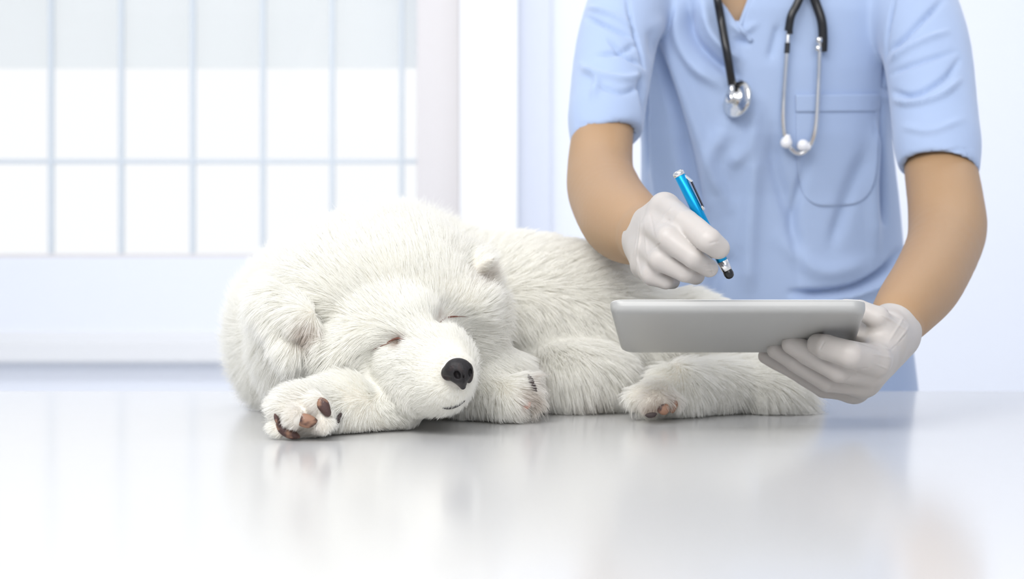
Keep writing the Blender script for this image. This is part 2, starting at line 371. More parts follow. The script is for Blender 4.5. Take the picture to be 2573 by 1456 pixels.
# gloves
def glove(name, fingers, palm, lo, hi, wrist, elbow, cuff_r, folds, n0):
    h = Field(lo, hi, .00105)
    hand(h, fingers, palm, .003)
    wp, ep = W(*wrist[:3]), W(*elbow[:3]); d = (ep - wp) / np.linalg.norm(ep - wp)
    rw = wrist[3] * wrist[2] / FPX
    h.add(cone(wp - d * .015, rw, wp + d * cuff_r[1], cuff_r[0]), .008)
    end = wp + d * cuff_r[1]
    h.cut(half(end, d, end - .09, end + .09), .0005)
    h.cut(cone(wp, cuff_r[0] - .004, wp + d * (cuff_r[1] + .03), cuff_r[0] - .0016), .0005)
    V, Q = h.mesh_data(); V = relax(V, Q, 2); N = vnormals(V, Q)
    # latex creases: short ridges running between picture points
    px, py = proj(V); disp = np.zeros(len(V)); front = np.clip(-N[:, 1] * 1.6 + .4, 0, 1)
    for x0, y0, x1, y1, w, amp in folds:
        L = math.hypot(x1 - x0, y1 - y0); ux, uy = (x1 - x0) / L, (y1 - y0) / L
        t = ((px - x0) * ux + (py - y0) * uy) / L; s = (px - x0) * -uy + (py - y0) * ux
        disp += amp * np.exp(-(s / w) ** 2) * np.clip(np.minimum(t, 1 - t) * 5 + .3, 0, 1) * ((t > -.05) & (t < 1.05)) * front
    ph = V @ RNG.normal(0, 120, (3, 7)); disp += .00012 * np.sin(ph).sum(1)
    V = V + N * disp[:, None]
    o = link(name, raw_mesh(name, V, Q), M_glove, vet)
    ring = []                                # rolled bead at the cuff
    a = Vector(d); u = a.orthogonal().normalized(); v = a.cross(u)
    for k in range(49):
        t = 2 * math.pi * k / 48; r = cuff_r[0] - .0008 + .0006 * math.sin(3 * t)
        ring.append(np.array(Vector(end - d * .001) + (u * math.cos(t) + v * math.sin(t)) * r))
    b = link('rolled_cuff', tube_mesh('rolled_cuff', ring, .0014, 8, False), M_glove, None, True); b.parent = o
    return o
fa = [(1612, 545, 1600, 690, 2.5, .0012), (1622, 560, 1625, 640, 2.5, .0011), (1606, 560, 1592, 650, 2, .0007), (1600, 640, 1612, 700, 2.2, .0007), (1634, 540, 1648, 610, 3, -.0007),
      (1645, 575, 1690, 520, 3, .0006), (1770, 668, 1800, 664, 2, .0008), (1774, 680, 1804, 678, 2, .0007), (1780, 655, 1792, 690, 2, -.0007), (1662, 560, 1684, 552, 2, -.0009), (1640, 625, 1660, 612, 2, -.0007), (1782, 612, 1806, 606, 2.5, -.0006)]
fb = [(2190, 890, 2240, 900, 2.5, .0008), (2195, 870, 2240, 880, 2.5, .0007), (2160, 862, 2210, 880, 2, -.0009), (2200, 915, 2235, 930, 2.4, .0006), (2215, 790, 2275, 830, 3, .0009), (2225, 780, 2280, 812, 2, -.0008),
      (2232, 860, 2270, 800, 3, .0007), (2246, 874, 2284, 820, 3, .0008), (2240, 880, 2276, 840, 2, -.0008), (2120, 965, 2160, 930, 3, -.0005), (2150, 930, 2180, 925, 2, -.0008), (2060, 880, 2072, 858, 2, -.0005), (2060, 985, 2160, 990, 2, .0005)]
# head features (just above the picture)
M_hair = mat('brown_hair', (0.05, 0.028, 0.016), 0.55, sheen=.3); noise_bump(M_hair, 60, .8, .004, 5, (1, 1, .15))
hf = Field((.255, 1.87, shz + .05), (.455, 2.12, shz + .36), .004)
hf.add(ell((.355, 2.0, shz + .205), (.083, .097, .118)), .004)
hf.cut((lambda X, Y, Z: np.maximum(Y - 1.965 - (Z - shz - .2) * -.25, Z - (shz + .265)) + 0 * X, np.array([.2, 1.8, shz]), np.array([.5, 2.1, shz + .3])), .012)
hf.cut((lambda X, Y, Z: Z - (shz + .13) + 0 * X + 0 * Y, np.array([.2, 1.8, shz]), np.array([.5, 2.2, shz + .14])), .012)
Vh, Qh = hf.mesh_data(); link('hair', raw_mesh('hair', relax(Vh, Qh, 2), Qh), M_hair, vet)
M_eye = mat('eye_white', (.8, .8, .8), .2); M_iris = mat('iris', (.06, .03, .015), .2); M_lips = mat('lips', (.42, .17, .14), .45)
def blob(name, c, r, m):
    bm = bmesh.new(); bmesh.ops.create_uvsphere(bm, u_segments=16, v_segments=10, radius=1)
    for v in bm.verts: v.co = Vector((c[i] + v.co[i] * r[i] for i in range(3)))
    me = bpy.data.meshes.new(name); bm.to_mesh(me); bm.free(); return link(name, me, m, vet, True)
for s in (-1, 1):
    blob('eye', (.355 + s * .030, 1.908, shz + .200), (.013, .008, .0065), M_eye); blob('iris', (.355 + s * .030, 1.9015, shz + .199), (.0055, .002, .0055), M_iris)
    blob('eyebrow', (.355 + s * .031, 1.902, shz + .221), (.018, .006, .0028), M_hair)
blob('lips', (.355, 1.897, shz + .128), (.023, .006, .0065), M_lips)
gA = glove('glove', HAND_A, PALM_A, (.095, 1.265, CZ - .025), (.225, 1.53, CZ + .115), ARM_A[-1], ARM_A[-3], (.0252, .004), fa, 0)
gB = glove('glove', HAND_B, PALM_B, (.225, 1.33, CZ - .135), (.435, 1.56, CZ + .01), ARM_B[-1], ARM_B[-2], (.0265, .022), fb, 1)

# scrub top
sh = Field((.03, 1.70, .80), (.68, 2.33, CZ + .5), .0034)
sh.add(torso(0, .84), .02)
SA = [(1600, -62, 1.99, 82), (1548, 120, 1.895, 86), (1517, 352, 1.80, 80)]
SB = [(2262, -66, 1.99, 92), (2326, 120, 1.90, 92), (2361, 424, 1.80, 92)]
for s in (SA, SB): chain(sh, s, .022, 0, 6)
for s in (SA, SB): sh.add(cone(W(*s[0][:3]), .040, (.36, 2.03, tz.max() - .028), .045), .03)
def cuffcut(s, nrm, wide):
    p = W(*s[-1][:3]); q = W(*s[0][:3]); d = (p - q) / np.linalg.norm(p - q); n = np.array(nrm, float); n /= np.linalg.norm(n)
    r = s[-1][3] * s[-1][2] / FPX
    sh.cut(half(p, n, p - .09 + n * 0.0, p + .09), .001)
    sh.cut(cone(p - d * .045, r - .007, p + d * .05, r - .0032), .001)
cuffcut(SA, (.30, -.42, -.86), 0); cuffcut(SB, (-.22, -.34, -.9), 0)
# v-neck opening
ap = W(1858, 66, 1.92); tl_ = W(1792, -34, 1.92); tr_ = W(1899, -34, 1.92)
def wedge(X, Y, Z):
    def side(a, b):
        n = np.array([b[2] - a[2], -(b[0] - a[0])]); n /= np.linalg.norm(n); return (X - a[0]) * n[0] + (Z - a[2]) * n[1]
    return np.maximum(np.maximum(-side(ap, tl_) if side(ap, tl_)[0, 0, -1] > 0 else side(ap, tl_), 0 * Z - 9), 0) if False else np.maximum(side(ap, tr_) * 1.0, -side(ap, tl_) * 1.0) + 0 * Y
def wedge_fn(X, Y, Z):
    d = wedge(X, Y, Z); return np.maximum(d, Y - 2.03)
sh.cut((wedge_fn, np.array([.15, 1.85, ap[2]]), np.array([.55, 2.03, CZ + .5])), .0015)
sh.cut((lambda X, Y, Z: np.maximum(np.sqrt((X - .36) ** 2 + (Y - 2.02) ** 2) - .066, tz.max() - .04 - Z), np.array([.29, 1.95, tz.max() - .04]), np.array([.43, 2.09, CZ + .5])), .003)
Vs, Qs = sh.mesh_data(); Vs = relax(Vs, Qs, 2, .4); Ns = vnormals(Vs, Qs)
px, py = proj(Vs); front = np.clip(-Ns[:, 1] * 2.0 + .1, 0, 1)
FOLDS = [  # polyline, half width px, height in m (+ raised, - sunk)
 ([(1730, 0), (1740, 90), (1790, 150), (1850, 190)], 15, -.010), ([(1765, 0), (1785, 80), (1830, 130), (1860, 150)], 16, .007), ([(1700, 0), (1705, 90), (1740, 160), (1810, 215)], 18, .006),
 ([(1845, 100), (1880, 108)], 8, -.004), ([(1838, 60), (1862, 80), (1900, 60)], 9, .003),
 ([(1640, 90), (1690, 250), (1740, 430), (1770, 560)], 16, -.009), ([(1660, 60), (1720, 230), (1780, 400), (1830, 520)], 20, .006), ([(1620, 230), (1650, 420), (1670, 560)], 18, .005),
 ([(1690, 300), (1730, 470), (1745, 620)], 14, -.006), ([(1820, 320), (1780, 420), (1800, 560)], 26, .005), ([(1940, 330), (1950, 430), (1990, 560), (2010, 700)], 20, -.005), ([(1900, 340), (1890, 480), (1880, 640), (1880, 740)], 26, .006),
 ([(2040, 380), (2010, 470), (1990, 580)], 12, -.004), ([(2180, 380), (2130, 500), (2090, 620)], 20, -.005), ([(2210, 300), (2190, 460), (2200, 640)], 18, .005), ([(1900, 260), (1880, 360), (1830, 420)], 24, .004),
 ([(2212, 260), (2216, 420), (2225, 560)], 9, -.009), ([(1612, 190), (1625, 300), (1630, 420)], 10, -.010), ([(1935, 150), (1960, 60)], 12, -.003),
 ([(2258, 636), (2222, 682), (2150, 722), (2060, 738), (1990, 736)], 11, -.009), ([(2262, 664), (2228, 706), (2150, 742), (2060, 754), (1984, 752)], 8, .005),
 ([(1850, 640), (1800, 700), (1790, 760)], 22, -.005), ([(1960, 600), (2060, 680), (2180, 660)], 26, .004),
 # sleeve A
 ([(1480, 20), (1540, 40), (1590, 70)], 7, .0035), ([(1475, 45), (1530, 68), (1590, 95)], 6, -.0035), ([(1600, 110), (1560, 130), (1500, 140)], 7, -.003), ([(1612, 160), (1570, 140), (1530, 100)], 6, -.004), ([(1620, 185), (1560, 200), (1470, 180)], 9, .003), ([(1610, 215), (1560, 235), (1500, 215)], 7, -.003),
 ([(1575, 0), (1588, 60), (1608, 120), (1622, 170)], 4, -.005), ([(1462, 165), (1500, 200), (1490, 250)], 9, .003), ([(1452, 312), (1520, 318), (1585, 345)], 3, -.0012),
 # sleeve B
 ([(2250, 0), (2238, 60), (2228, 120), (2218, 220)], 4, -.005), ([(2228, 135), (2270, 100), (2320, 50), (2370, 0)], 7, -.0045), ([(2235, 155), (2290, 120), (2380, 80)], 8, .0035), ([(2220, 220), (2290, 240), (2370, 200), (2410, 150)], 7, -.004),
 ([(2222, 245), (2290, 262), (2360, 245), (2412, 200)], 7, .004), ([(2230, 190), (2300, 160), (2400, 130)], 7, -.003), ([(2270, 320), (2340, 330), (2420, 300)], 10, .002), ([(2265, 402), (2350, 384), (2442, 372)], 3, -.0012)]
disp = np.zeros(len(Vs))
for poly, w, amp in FOLDS:
    P2 = catmull([(a, b, 0) for a, b in poly], 6)[:, :2]; best = np.full(len(Vs), 1e9); tt = np.zeros(len(Vs)); n_ = len(P2) - 1
    m_ = (px > P2[:, 0].min() - 4 * w) & (px < P2[:, 0].max() + 4 * w) & (py > P2[:, 1].min() - 4 * w) & (py < P2[:, 1].max() + 4 * w)
    ii = np.where(m_)[0]; b_ = np.full(len(ii), 1e9); t_ = np.zeros(len(ii))
    for i in range(n_):
        a, d = P2[i], P2[i + 1] - P2[i]; L = d.dot(d) + 1e-9
        t = np.clip(((px[ii] - a[0]) * d[0] + (py[ii] - a[1]) * d[1]) / L, 0, 1)
        q = np.hypot(px[ii] - a[0] - t * d[0], py[ii] - a[1] - t * d[1]); c = q < b_; b_[c] = q[c]; t_[c] = (i + t[c]) / n_
    disp[ii] += 2.0 * amp * np.exp(-(b_ / (.85 * w)) ** 2) * np.clip(np.minimum(t_, 1 - t_) * 4 + .25, 0, 1)
ph = Vs @ RNG.normal(0, 22, (3, 6)) + RNG.uniform(0, 6, 6); disp += .0009 * np.sin(ph).sum(1) * .6
Vs = Vs + Ns * (disp * front)[:, None]
shirt_me = raw_mesh('scrub_top', Vs, Qs)
top_o = link('scrub_top', shirt_me, M_cloth, vet)
BV = BVHTree.FromPolygons([tuple(v) for v in Vs], [tuple(int(i) for i in q) for q in Qs])
def on_shirt(px_, py_, off=0.0, default=1.93):
    d = Vector(W(px_, py_, 1.0) - np.array([0, 0, CZ])).normalized()
    h_, n_, i_, t_ = BV.ray_cast(Vector((0, 0, CZ)) + d * 1.65, d)
    if h_ is None: h_ = Vector(W(px_, py_, default))
    return np.array(h_ - d * off)
def patch(name, corners, nu, nv, off, thick, m, parent):      # cloth patch following the shirt; corners: bottom-left, bottom-right, top-right, top-left
    V = []; c = [np.array(q, float) for q in corners]
    for j in range(nv + 1):
        for i in range(nu + 1):
            u, v = i / nu, j / nv; q = (c[0] * (1 - u) + c[1] * u) * (1 - v) + (c[3] * (1 - u) + c[2] * u) * v
            if name == 'chest_pocket': q[1] = q[1] + (1 - v) ** 3 * 26 * (1 - (2 * u - 1) ** 4) - 12 * (1 - v) ** 2; q[0] += (1 - v) ** 8 * (.5 - u) * 44
            V.append(on_shirt(q[0], q[1], off))
    V = np.array(V).reshape(nv + 1, nu + 1, 3)
    for _ in range(2): V[1:-1, 1:-1] = (V[:-2, 1:-1] + V[2:, 1:-1] + V[1:-1, :-2] + V[1:-1, 2:]) / 4
    n1 = (nu + 1) * (nv + 1); A = V.reshape(-1, 3); B = A + np.array([0, thick, 0]); Fs = []
    for j in range(nv):
        for i in range(nu):
            a = j * (nu + 1) + i; Fs.append((a, a + 1, a + nu + 2, a + nu + 1)); Fs.append((n1 + a, n1 + a + nu + 1, n1 + a + nu + 2, n1 + a + 1))
    for i in range(nu): a = i; Fs.append((a, n1 + a, n1 + a + 1, a + 1)); a = nv * (nu + 1) + i; Fs.append((a, a + 1, n1 + a + 1, n1 + a))
    for j in range(nv): a = j * (nu + 1); Fs.append((a, a + nu + 1, n1 + a + nu + 1, n1 + a)); a += nu; Fs.append((a, n1 + a, n1 + a + nu + 1, a + nu + 1))
    o = link(name, mesh(name, np.vstack([A, B]), Fs), m, None, True); o.parent = parent; return o
patch('chest_pocket', [(2003, 508), (2204, 500), (2212, 238), (2000, 240)], 34, 40, .0022, .003, M_cloth, top_o)
patch('pocket_hem', [(2001, 282), (2211, 280), (2212, 236), (1999, 238)], 34, 8, .0040, .003, M_cloth, top_o)
patch('side_pocket', [(1985, 900), (2225, 890), (2222, 728), (1988, 756)], 30, 20, .003, .003, M_cloth, top_o)
def seam(name, poly, r, off, parent, m):
    P2 = catmull([(a, b, 0) for a, b in poly], 8)[:, :2]; o = link(name, tube_mesh(name, [on_shirt(a, b, off) for a, b in P2], r, 8), m, None, True); o.parent = parent
seam('neck_band', [(1800, -28), (1822, 8), (1858, 66), (1888, 104)], .0034, .0005, top_o, M_cloth)
seam('neck_band', [(1897, -34), (1878, 16), (1859, 66)], .0034, .0005, top_o, M_cloth)
# ------------------------------------------------------------------ stethoscope round the neck
M_rub = mat('black_rubber', (0.012, 0.012, 0.013), 0.28); M_chr = mat('chrome', (0.78, 0.78, 0.77), 0.14, 1.0); M_tip = mat('white_silicone', (0.86, 0.86, 0.88), 0.4)
st = empty('stethoscope', tuple(on_shirt(1845, 245, .01)), label='black rubber stethoscope with steel ear tubes hanging from the vet\'s neck over the scrub top', category='stethoscope')
def stube(name, poly, r, off, m, n=10):
    P = catmull([on_shirt(a, b, off) for a, b in poly] , n)
    for _ in range(6): P[1:-1] = (P[:-2] + 2 * P[1:-1] + P[2:]) / 4
    return link(name, tube_mesh(name, P, r, 16), m, st, True)
hang = tz.max()
neckA = np.array([.295, 2.03, hang + .035]); 
P = np.vstack([catmull([(.36, 2.11, hang + .03), (.31, 2.08, hang + .035), (.285, 2.0, hang + .02), (.277, 1.945, CZ + .43), W(1803, 0, 1.905)], 8), catmull([W(1803, 0, 1.905), on_shirt(1812, 50, .009), on_shirt(1826, 130, .009), on_shirt(1840, 214, .010)], 10)[1:]])
link('tubing', tube_mesh('tubing', P, .0056, 16), M_rub, st, True)
P = np.vstack([catmull([(.36, 2.11, hang + .03), (.42, 2.08, hang + .035), (.425, 1.99, hang + .02), (.41, 1.93, CZ + .47), W(2030, -55, 1.90)], 8), catmull([W(2030, -55, 1.90), on_shirt(2048, 2, .012), on_shirt(2064, 50, .012), on_shirt(2068, 95, .011), on_shirt(2067, 130, .009)], 10)[1:]])
link('tubing', tube_mesh('tubing', P, .0062, 16), M_rub, st, True)
P = catmull([W(2030, -52, 1.905), on_shirt(2004, 8, .014), on_shirt(1988, 40, .014), on_shirt(1981, 78, .012)], 10)
link('tubing', tube_mesh('tubing', P, .0055, 16), M_rub, st, True)
b1 = stube('ear_tube', [(1981, 72), (1977, 130), (1971, 220), (1968, 290), (1971, 335), (1976, 352)], .0033, .009, M_chr)
b2 = stube('ear_tube', [(2060, 100), (2058, 170), (2055, 240), (2050, 315), (2038, 360), (2018, 384), (1999, 384), (1984, 370)], .0033, .012, M_chr)
stube('sleeve_joint', [(1979, 108), (1977, 134)], .0036, .010, M_rub); stube('sleeve_joint', [(1984, 50), (1985, 86)], .0040, .0125, M_rub)
for (a, b, r) in ((2058, 101, .0050), (2056, 122, .0048)):
    c = on_shirt(a, b, .014); link('joint_ring', lathe('joint_ring', [(-.004, .003), (-.003, r), (.003, r), (.004, .003)], c, (0.02, -.05, 1)), M_chr, st, True)
def ball(name, c, r, m, parent, sc=(1, 1, 1), seg=24):
    bm = bmesh.new(); bmesh.ops.create_uvsphere(bm, u_segments=seg, v_segments=seg // 2, radius=1)
    for v in bm.verts: v.co = Vector((c[0] + v.co.x * r * sc[0], c[1] + v.co.y * r * sc[1], c[2] + v.co.z * r * sc[2]))
    me = bpy.data.meshes.new(name); bm.to_mesh(me); bm.free(); return link(name, me, m, parent, True)
def eartip(px_, py_, d):
    c = on_shirt(px_, py_, .012); a = Vector(d).normalized()
    return link('ear_tip', lathe('ear_tip', [(-.0085, .0008), (-.0078, .0040), (-.0055, .0068), (-.002, .0080), (.0015, .0077), (.005, .0058), (.008, .0038), (.010, .0034), (.0102, .001)], c, a), M_tip, st, True)
eartip(1976, 357, (.15, -.25, .9)); eartip(2019, 366, (.9, -.1, -.35))
# chest piece
c = on_shirt(1848, 247, .014); ax = Vector((-.80, -.56, .10)).normalized()
link('chest_piece', lathe('chest_piece', [(-.006, .001), (-.006, .0240), (-.0045, .0255), (-.001, .0258), (.0005, .0240), (.0015, .016), (.0035, .010), (.008, .0085), (.0095, .006), (.0105, .001)], c, ax, 40), M_chr, st, True)
link('stem', tube_mesh('stem', [on_shirt(1840, 208, .010), c + np.array(ax) * .007 + np.array([0, 0, .012]), c + np.array(ax) * .007], .0036, 14), M_chr, st, True)
link('bell', lathe('bell', [(.008, .001), (.008, .0070), (.011, .0078), (.014, .0070), (.015, .005), (.0155, .0006)], c + np.array([0.0, 0, -.002]), ax), M_chr, st, True)
# ------------------------------------------------------------------ tablet
M_alu = mat('tablet_aluminium', (0.46, 0.46, 0.445), 0.40, 0.2); M_bez = mat('tablet_bezel', (0.9, 0.9, 0.9), 0.2); M_scr = mat('tablet_screen', (0.02, 0.02, 0.025), 0.06)
Pnl, Pnr, Pfl, Pfr = [Vector(W(*q)) for q in ((1531, 757, 1.33), (2177, 757, 1.33), (1562, 866, 1.478), (2140, 866, 1.478))]
wid = (Pnr - Pnl).length; ux = (Pnr - Pnl).normalized(); mid_n = (Pnl + Pnr) / 2; mid_f = (Pfl + Pfr) / 2
uy = (mid_f - mid_n); dep = uy.length; uy.normalize(); uz = ux.cross(uy).normalized()      # uz points up, out of the screen
tcen = (mid_n + mid_f) / 2
def rr_loop(w, d, r, z, n=8):
    out = []
    for cx_, cy_, a0 in ((w / 2 - r, d / 2 - r, 0), (-w / 2 + r, d / 2 - r, 90), (-w / 2 + r, -d / 2 + r, 180), (w / 2 - r, -d / 2 + r, 270)):
        for k in range(n + 1):
            t = math.radians(a0 + 90 * k / n); out.append(tcen + ux * (cx_ + r * math.cos(t)) + uy * (cy_ + r * math.sin(t)) + uz * z)
    return out
def loops_mesh(name, loops, cap0=True, cap1=True):
    V = [v for l in loops for v in l]; n = len(loops[0]); Fs = []
    for j in range(len(loops) - 1):
        for k in range(n): a, b = j * n + k, j * n + (k + 1) % n; Fs.append((a, b, b + n, a + n))
    if cap0: Fs.append(tuple(range(n - 1, -1, -1)))
    if cap1: Fs.append(tuple((len(loops) - 1) * n + k for k in range(n)))
    return mesh(name, V, Fs)
tb = empty('tablet_computer', tuple(tcen), label='silver tablet computer held flat, back towards the viewer, in the vet\'s gloved hand', category='tablet')
prof = [(-.012, -.0106), (-.007, -.0104), (-.0040, -.0097), (-.0018, -.0082), (-.0006, -.0062), (-.0001, -.0040), (0, -.0008), (0, .0008)]
o = link('shell', loops_mesh('shell', [rr_loop(wid + 2 * a, dep + 2 * a, .013 + a * .6 if .013 + a * .6 > .002 else .002, z) for a, z in prof]), M_alu, tb, True)
o = link('bezel', loops_mesh('bezel', [rr_loop(wid - .0006, dep - .0006, .0125, .0009), rr_loop(wid - .0010, dep - .0010, .0125, .0014)]), M_bez, tb)
link('screen', loops_mesh('screen', [rr_loop(wid - .034, dep - .022, .001, .0015), rr_loop(wid - .034, dep - .022, .001, .0018)]), M_scr, tb)
c0 = tcen + ux * (wid / 2 - .009) + uz * .0014
link('home_button', lathe('home_button', [(0, .0042), (.0004, .0042), (.0005, .0038)], c0, uz), M_bez, tb, True)
# ------------------------------------------------------------------ stylus
M_blue = mat('blue_anodised', (0.0, 0.30, 0.62), 0.28, 0.65); M_dark = mat('dark_metal', (0.03, 0.03, 0.04), 0.25, 0.8)
p0, p1 = Vector(W(1703, 432, 1.336)), Vector(W(1834, 694, 1.340)); ax = (p1 - p0).normalized(); L = (p1 - p0).length
pen = empty('stylus_pen', tuple(p1), label='metallic blue stylus pen with a black rubber tip held in the gloved right hand', category='pen')
R_ = .0052
link('barrel', lathe('barrel', [(.004, R_ * .9), (.0045, R_), (L - .016, R_ * .98), (L - .0158, R_ * .9)], p0, ax, 32), M_blue, pen, True)
link('cap_ring', lathe('cap_ring', [(-.001, R_ * .45), (-.0008, R_ * .72), (0, R_ * .85), (.0006, R_ * 1.04), (.0040, R_ * 1.04), (.0043, R_ * .9)], p0, ax, 32), M_chr, pen, True)
link('tip_collar', lathe('tip_collar', [(L - .0158, R_ * .9), (L - .0155, R_ * 1.0), (L - .006, R_ * .86), (L - .0055, R_ * .7)], p0, ax, 32), M_chr, pen, True)
link('rubber_tip', lathe('rubber_tip', [(L - .0062, R_ * .74), (L - .005, R_ * .86), (L - .002, R_ * .9), (L + .0008, R_ * .74), (L + .0022, R_ * .42), (L + .0026, R_ * .05)], p0, ax, 32), M_rub, pen, True)
sd = Vector((.92, -.36, .05)); sd = (sd - ax * sd.dot(ax)).normalized(); bd = ax.cross(sd)
def bar(name, t0, t1, h0, h1, w, th, m):
    V = []
    for t, h_ in ((t0, h0), (t1, h1)):
        for s_, e in ((-1, 0), (1, 0), (1, 1), (-1, 1)): V.append(p0 + ax * t + sd * (h_ + e * th) + bd * s_ * w)
    return link(name, mesh(name, V, [(0, 1, 2, 3), (7, 6, 5, 4), (0, 4, 5, 1), (1, 5, 6, 2), (2, 6, 7, 3), (3, 7, 4, 0)]), m, pen)
bar('clip_head', .006, .014, R_ * .7, R_ + .0022, .0016, .0018, M_chr)
bar('clip', .0125, .040, R_ + .0018, R_ + .0010, .0015, .0012, M_dark)
bar('clip_foot', .0385, .0425, R_ + .0001, R_ + .0001, .0017, .0020, M_chr)
# ------------------------------------------------------------------ the dog
dogo = empty('dog', tuple(np.array([W(1250, 900, 1.6)[0], 1.6, TZ])), label='fluffy white puppy asleep on the table with its chin by its front paw', category='dog')
M_hide = mat('dog_skin', (0.80, 0.76, 0.68), 0.8)
d = Field((-.335, 1.24, TZ - .01), (.40, 1.96, TZ + .26), .0034)
A_ = d.add
# trunk
A_(E((1010, 800, 1.70), (268, 215, 235)), .03)
A_(E((830, 850, 1.66), (215, 200, 205)), .04)
A_(E((1330, 812, 1.70), (240, 205, 200)), .05)
A_(E((1500, 835, 1.70), (150, 190, 195)), .03)
A_(E((1700, 900, 1.70), (170, 170, 160)), .03)
A_(E((1850, 950, 1.66), (140, 130, 95), roll=-14), .03)
A_(E((1925, 985, 1.60), (100, 80, 62), roll=-22), .015)
# hind paw and hock
A_(C((1800, 970, 1.58), 60, (1700, 975, 1.54), 56), .02); A_(C((1700, 975, 1.54), 56, (1640, 1000, 1.505), 40), .015)
for x, y, D_ in ((1598, 998, 1.495), (1628, 1012, 1.475), (1662, 1014, 1.475), (1690, 1010, 1.49)): A_(C((1655, 985, 1.51), 28, (x, y, D_), 22), .006)
# belly fringe and chest
A_(E((1440, 935, 1.60), (130, 90, 70)), .03)
A_(E((1230, 960, 1.52), (90, 78, 90)), .03)
# second front leg, its paw turned to the right
A_(C((1190, 990, 1.50), 48, (1285, 1000, 1.475), 42), .02); A_(C((1285, 1000, 1.475), 42, (1320, 985, 1.48), 34), .01)
# head
A_(E((948, 738, 1.485), (245, 195, 165), roll=6), .03)
A_(E((800, 850, 1.52), (130, 165, 145)), .03)
A_(E((1140, 800, 1.52), (110, 140, 120)), .03)
A_(E((905, 905, 1.47), (110, 60, 90), roll=-25), .03)
A_(C((1000, 850, 1.455), 112, (1080, 925, 1.385), 98), .03)
A_(C((1080, 925, 1.385), 98, (1118, 952, 1.350), 72), .02)
A_(E((1138, 932, 1.345), (36, 36, 36)), .015)
A_(E((1095, 980, 1.365), (78, 60, 50), roll=8), .012)
# brows and eye hollows
A_(C((930, 830, 1.408), 30, (1040, 790, 1.395), 34), .03)
A_(C((1095, 745, 1.44), 30, (1190, 760, 1.45), 30), .03)
d.cut(E((1000, 862, 1.352), (48, 40, 14), roll=22), .014)
for a, b in (((1016, 860, 1.372), (985, 860, 1.378)), ((985, 860, 1.378), (940, 882, 1.388)), ((940, 882, 1.388), (902, 912, 1.402)), ((902, 912, 1.402), (880, 950, 1.412))): d.cut(C(a, 9, b, 11), .008)
d.cut(E((1140, 800, 1.388), (42, 36, 12), roll=14), .012)
for a, b in (((1112, 810, 1.392), (1135, 798, 1.402)), ((1135, 798, 1.402), (1190, 788, 1.432))): d.cut(C(a, 9, b, 13), .008)
A_(C((980, 785, 1.41), 32, (850, 885, 1.402), 40), .02); A_(C((850, 885, 1.402), 38, (850, 930, 1.41), 30), .02); A_(E((905, 945, 1.415), (60, 44, 40)), .02)
# the folded ear on the left and the pricked ear on the right
A_(C((690, 770, 1.44), 44, (765, 800, 1.392), 26), .012); A_(C((765, 800, 1.392), 26, (800, 868, 1.385), 12), .01); A_(C((700, 770, 1.43), 40, (735, 880, 1.40), 26), .015)
d.cut(C((1838, 925, 1.555), 8, (1795, 1050, 1.50), 12), .01)
A_(C((1160, 690, 1.50), 44, (1241, 649, 1.455), 6), .010); A_(C((1165, 695, 1.50), 36, (1212, 712, 1.485), 10), .012)
# front leg under the chin and its paw
A_(C((1010, 1030, 1.40), 46, (860, 1025, 1.37), 66), .02); A_(C((860, 1010, 1.37), 62, (760, 1038, 1.335), 58), .015)
A_(E((760, 1040, 1.33), (72, 58, 54), roll=-8), .01)
for x, y, D_, r in ((700, 1078, 1.31, 24), (740, 1050, 1.295, 26), (800, 1012, 1.30, 22), (815, 1066, 1.30, 24), (716, 1030, 1.31, 24)): A_(C((770, 1040, 1.33), 30, (x, y, D_), r), .006)
d.cut(half((0, 1.6, TZ + .0015), (0, 0, 1), (-.4, 1.2, TZ - .02), (.45, 2.0, TZ + .02)), .001) if False else None
d.cut((lambda X, Y, Z: Z - (TZ + .0015) + 0 * X + 0 * Y, np.array([-.4, 1.2, TZ - .02]), np.array([.45, 2.0, TZ + .006])), .002)
Vd, Qd = d.mesh_data(); Vd = relax(Vd, Qd, 3)
link('body', raw_mesh('body', Vd, Qd), M_hide, dogo)
Nd = vnormals(Vd, Qd)
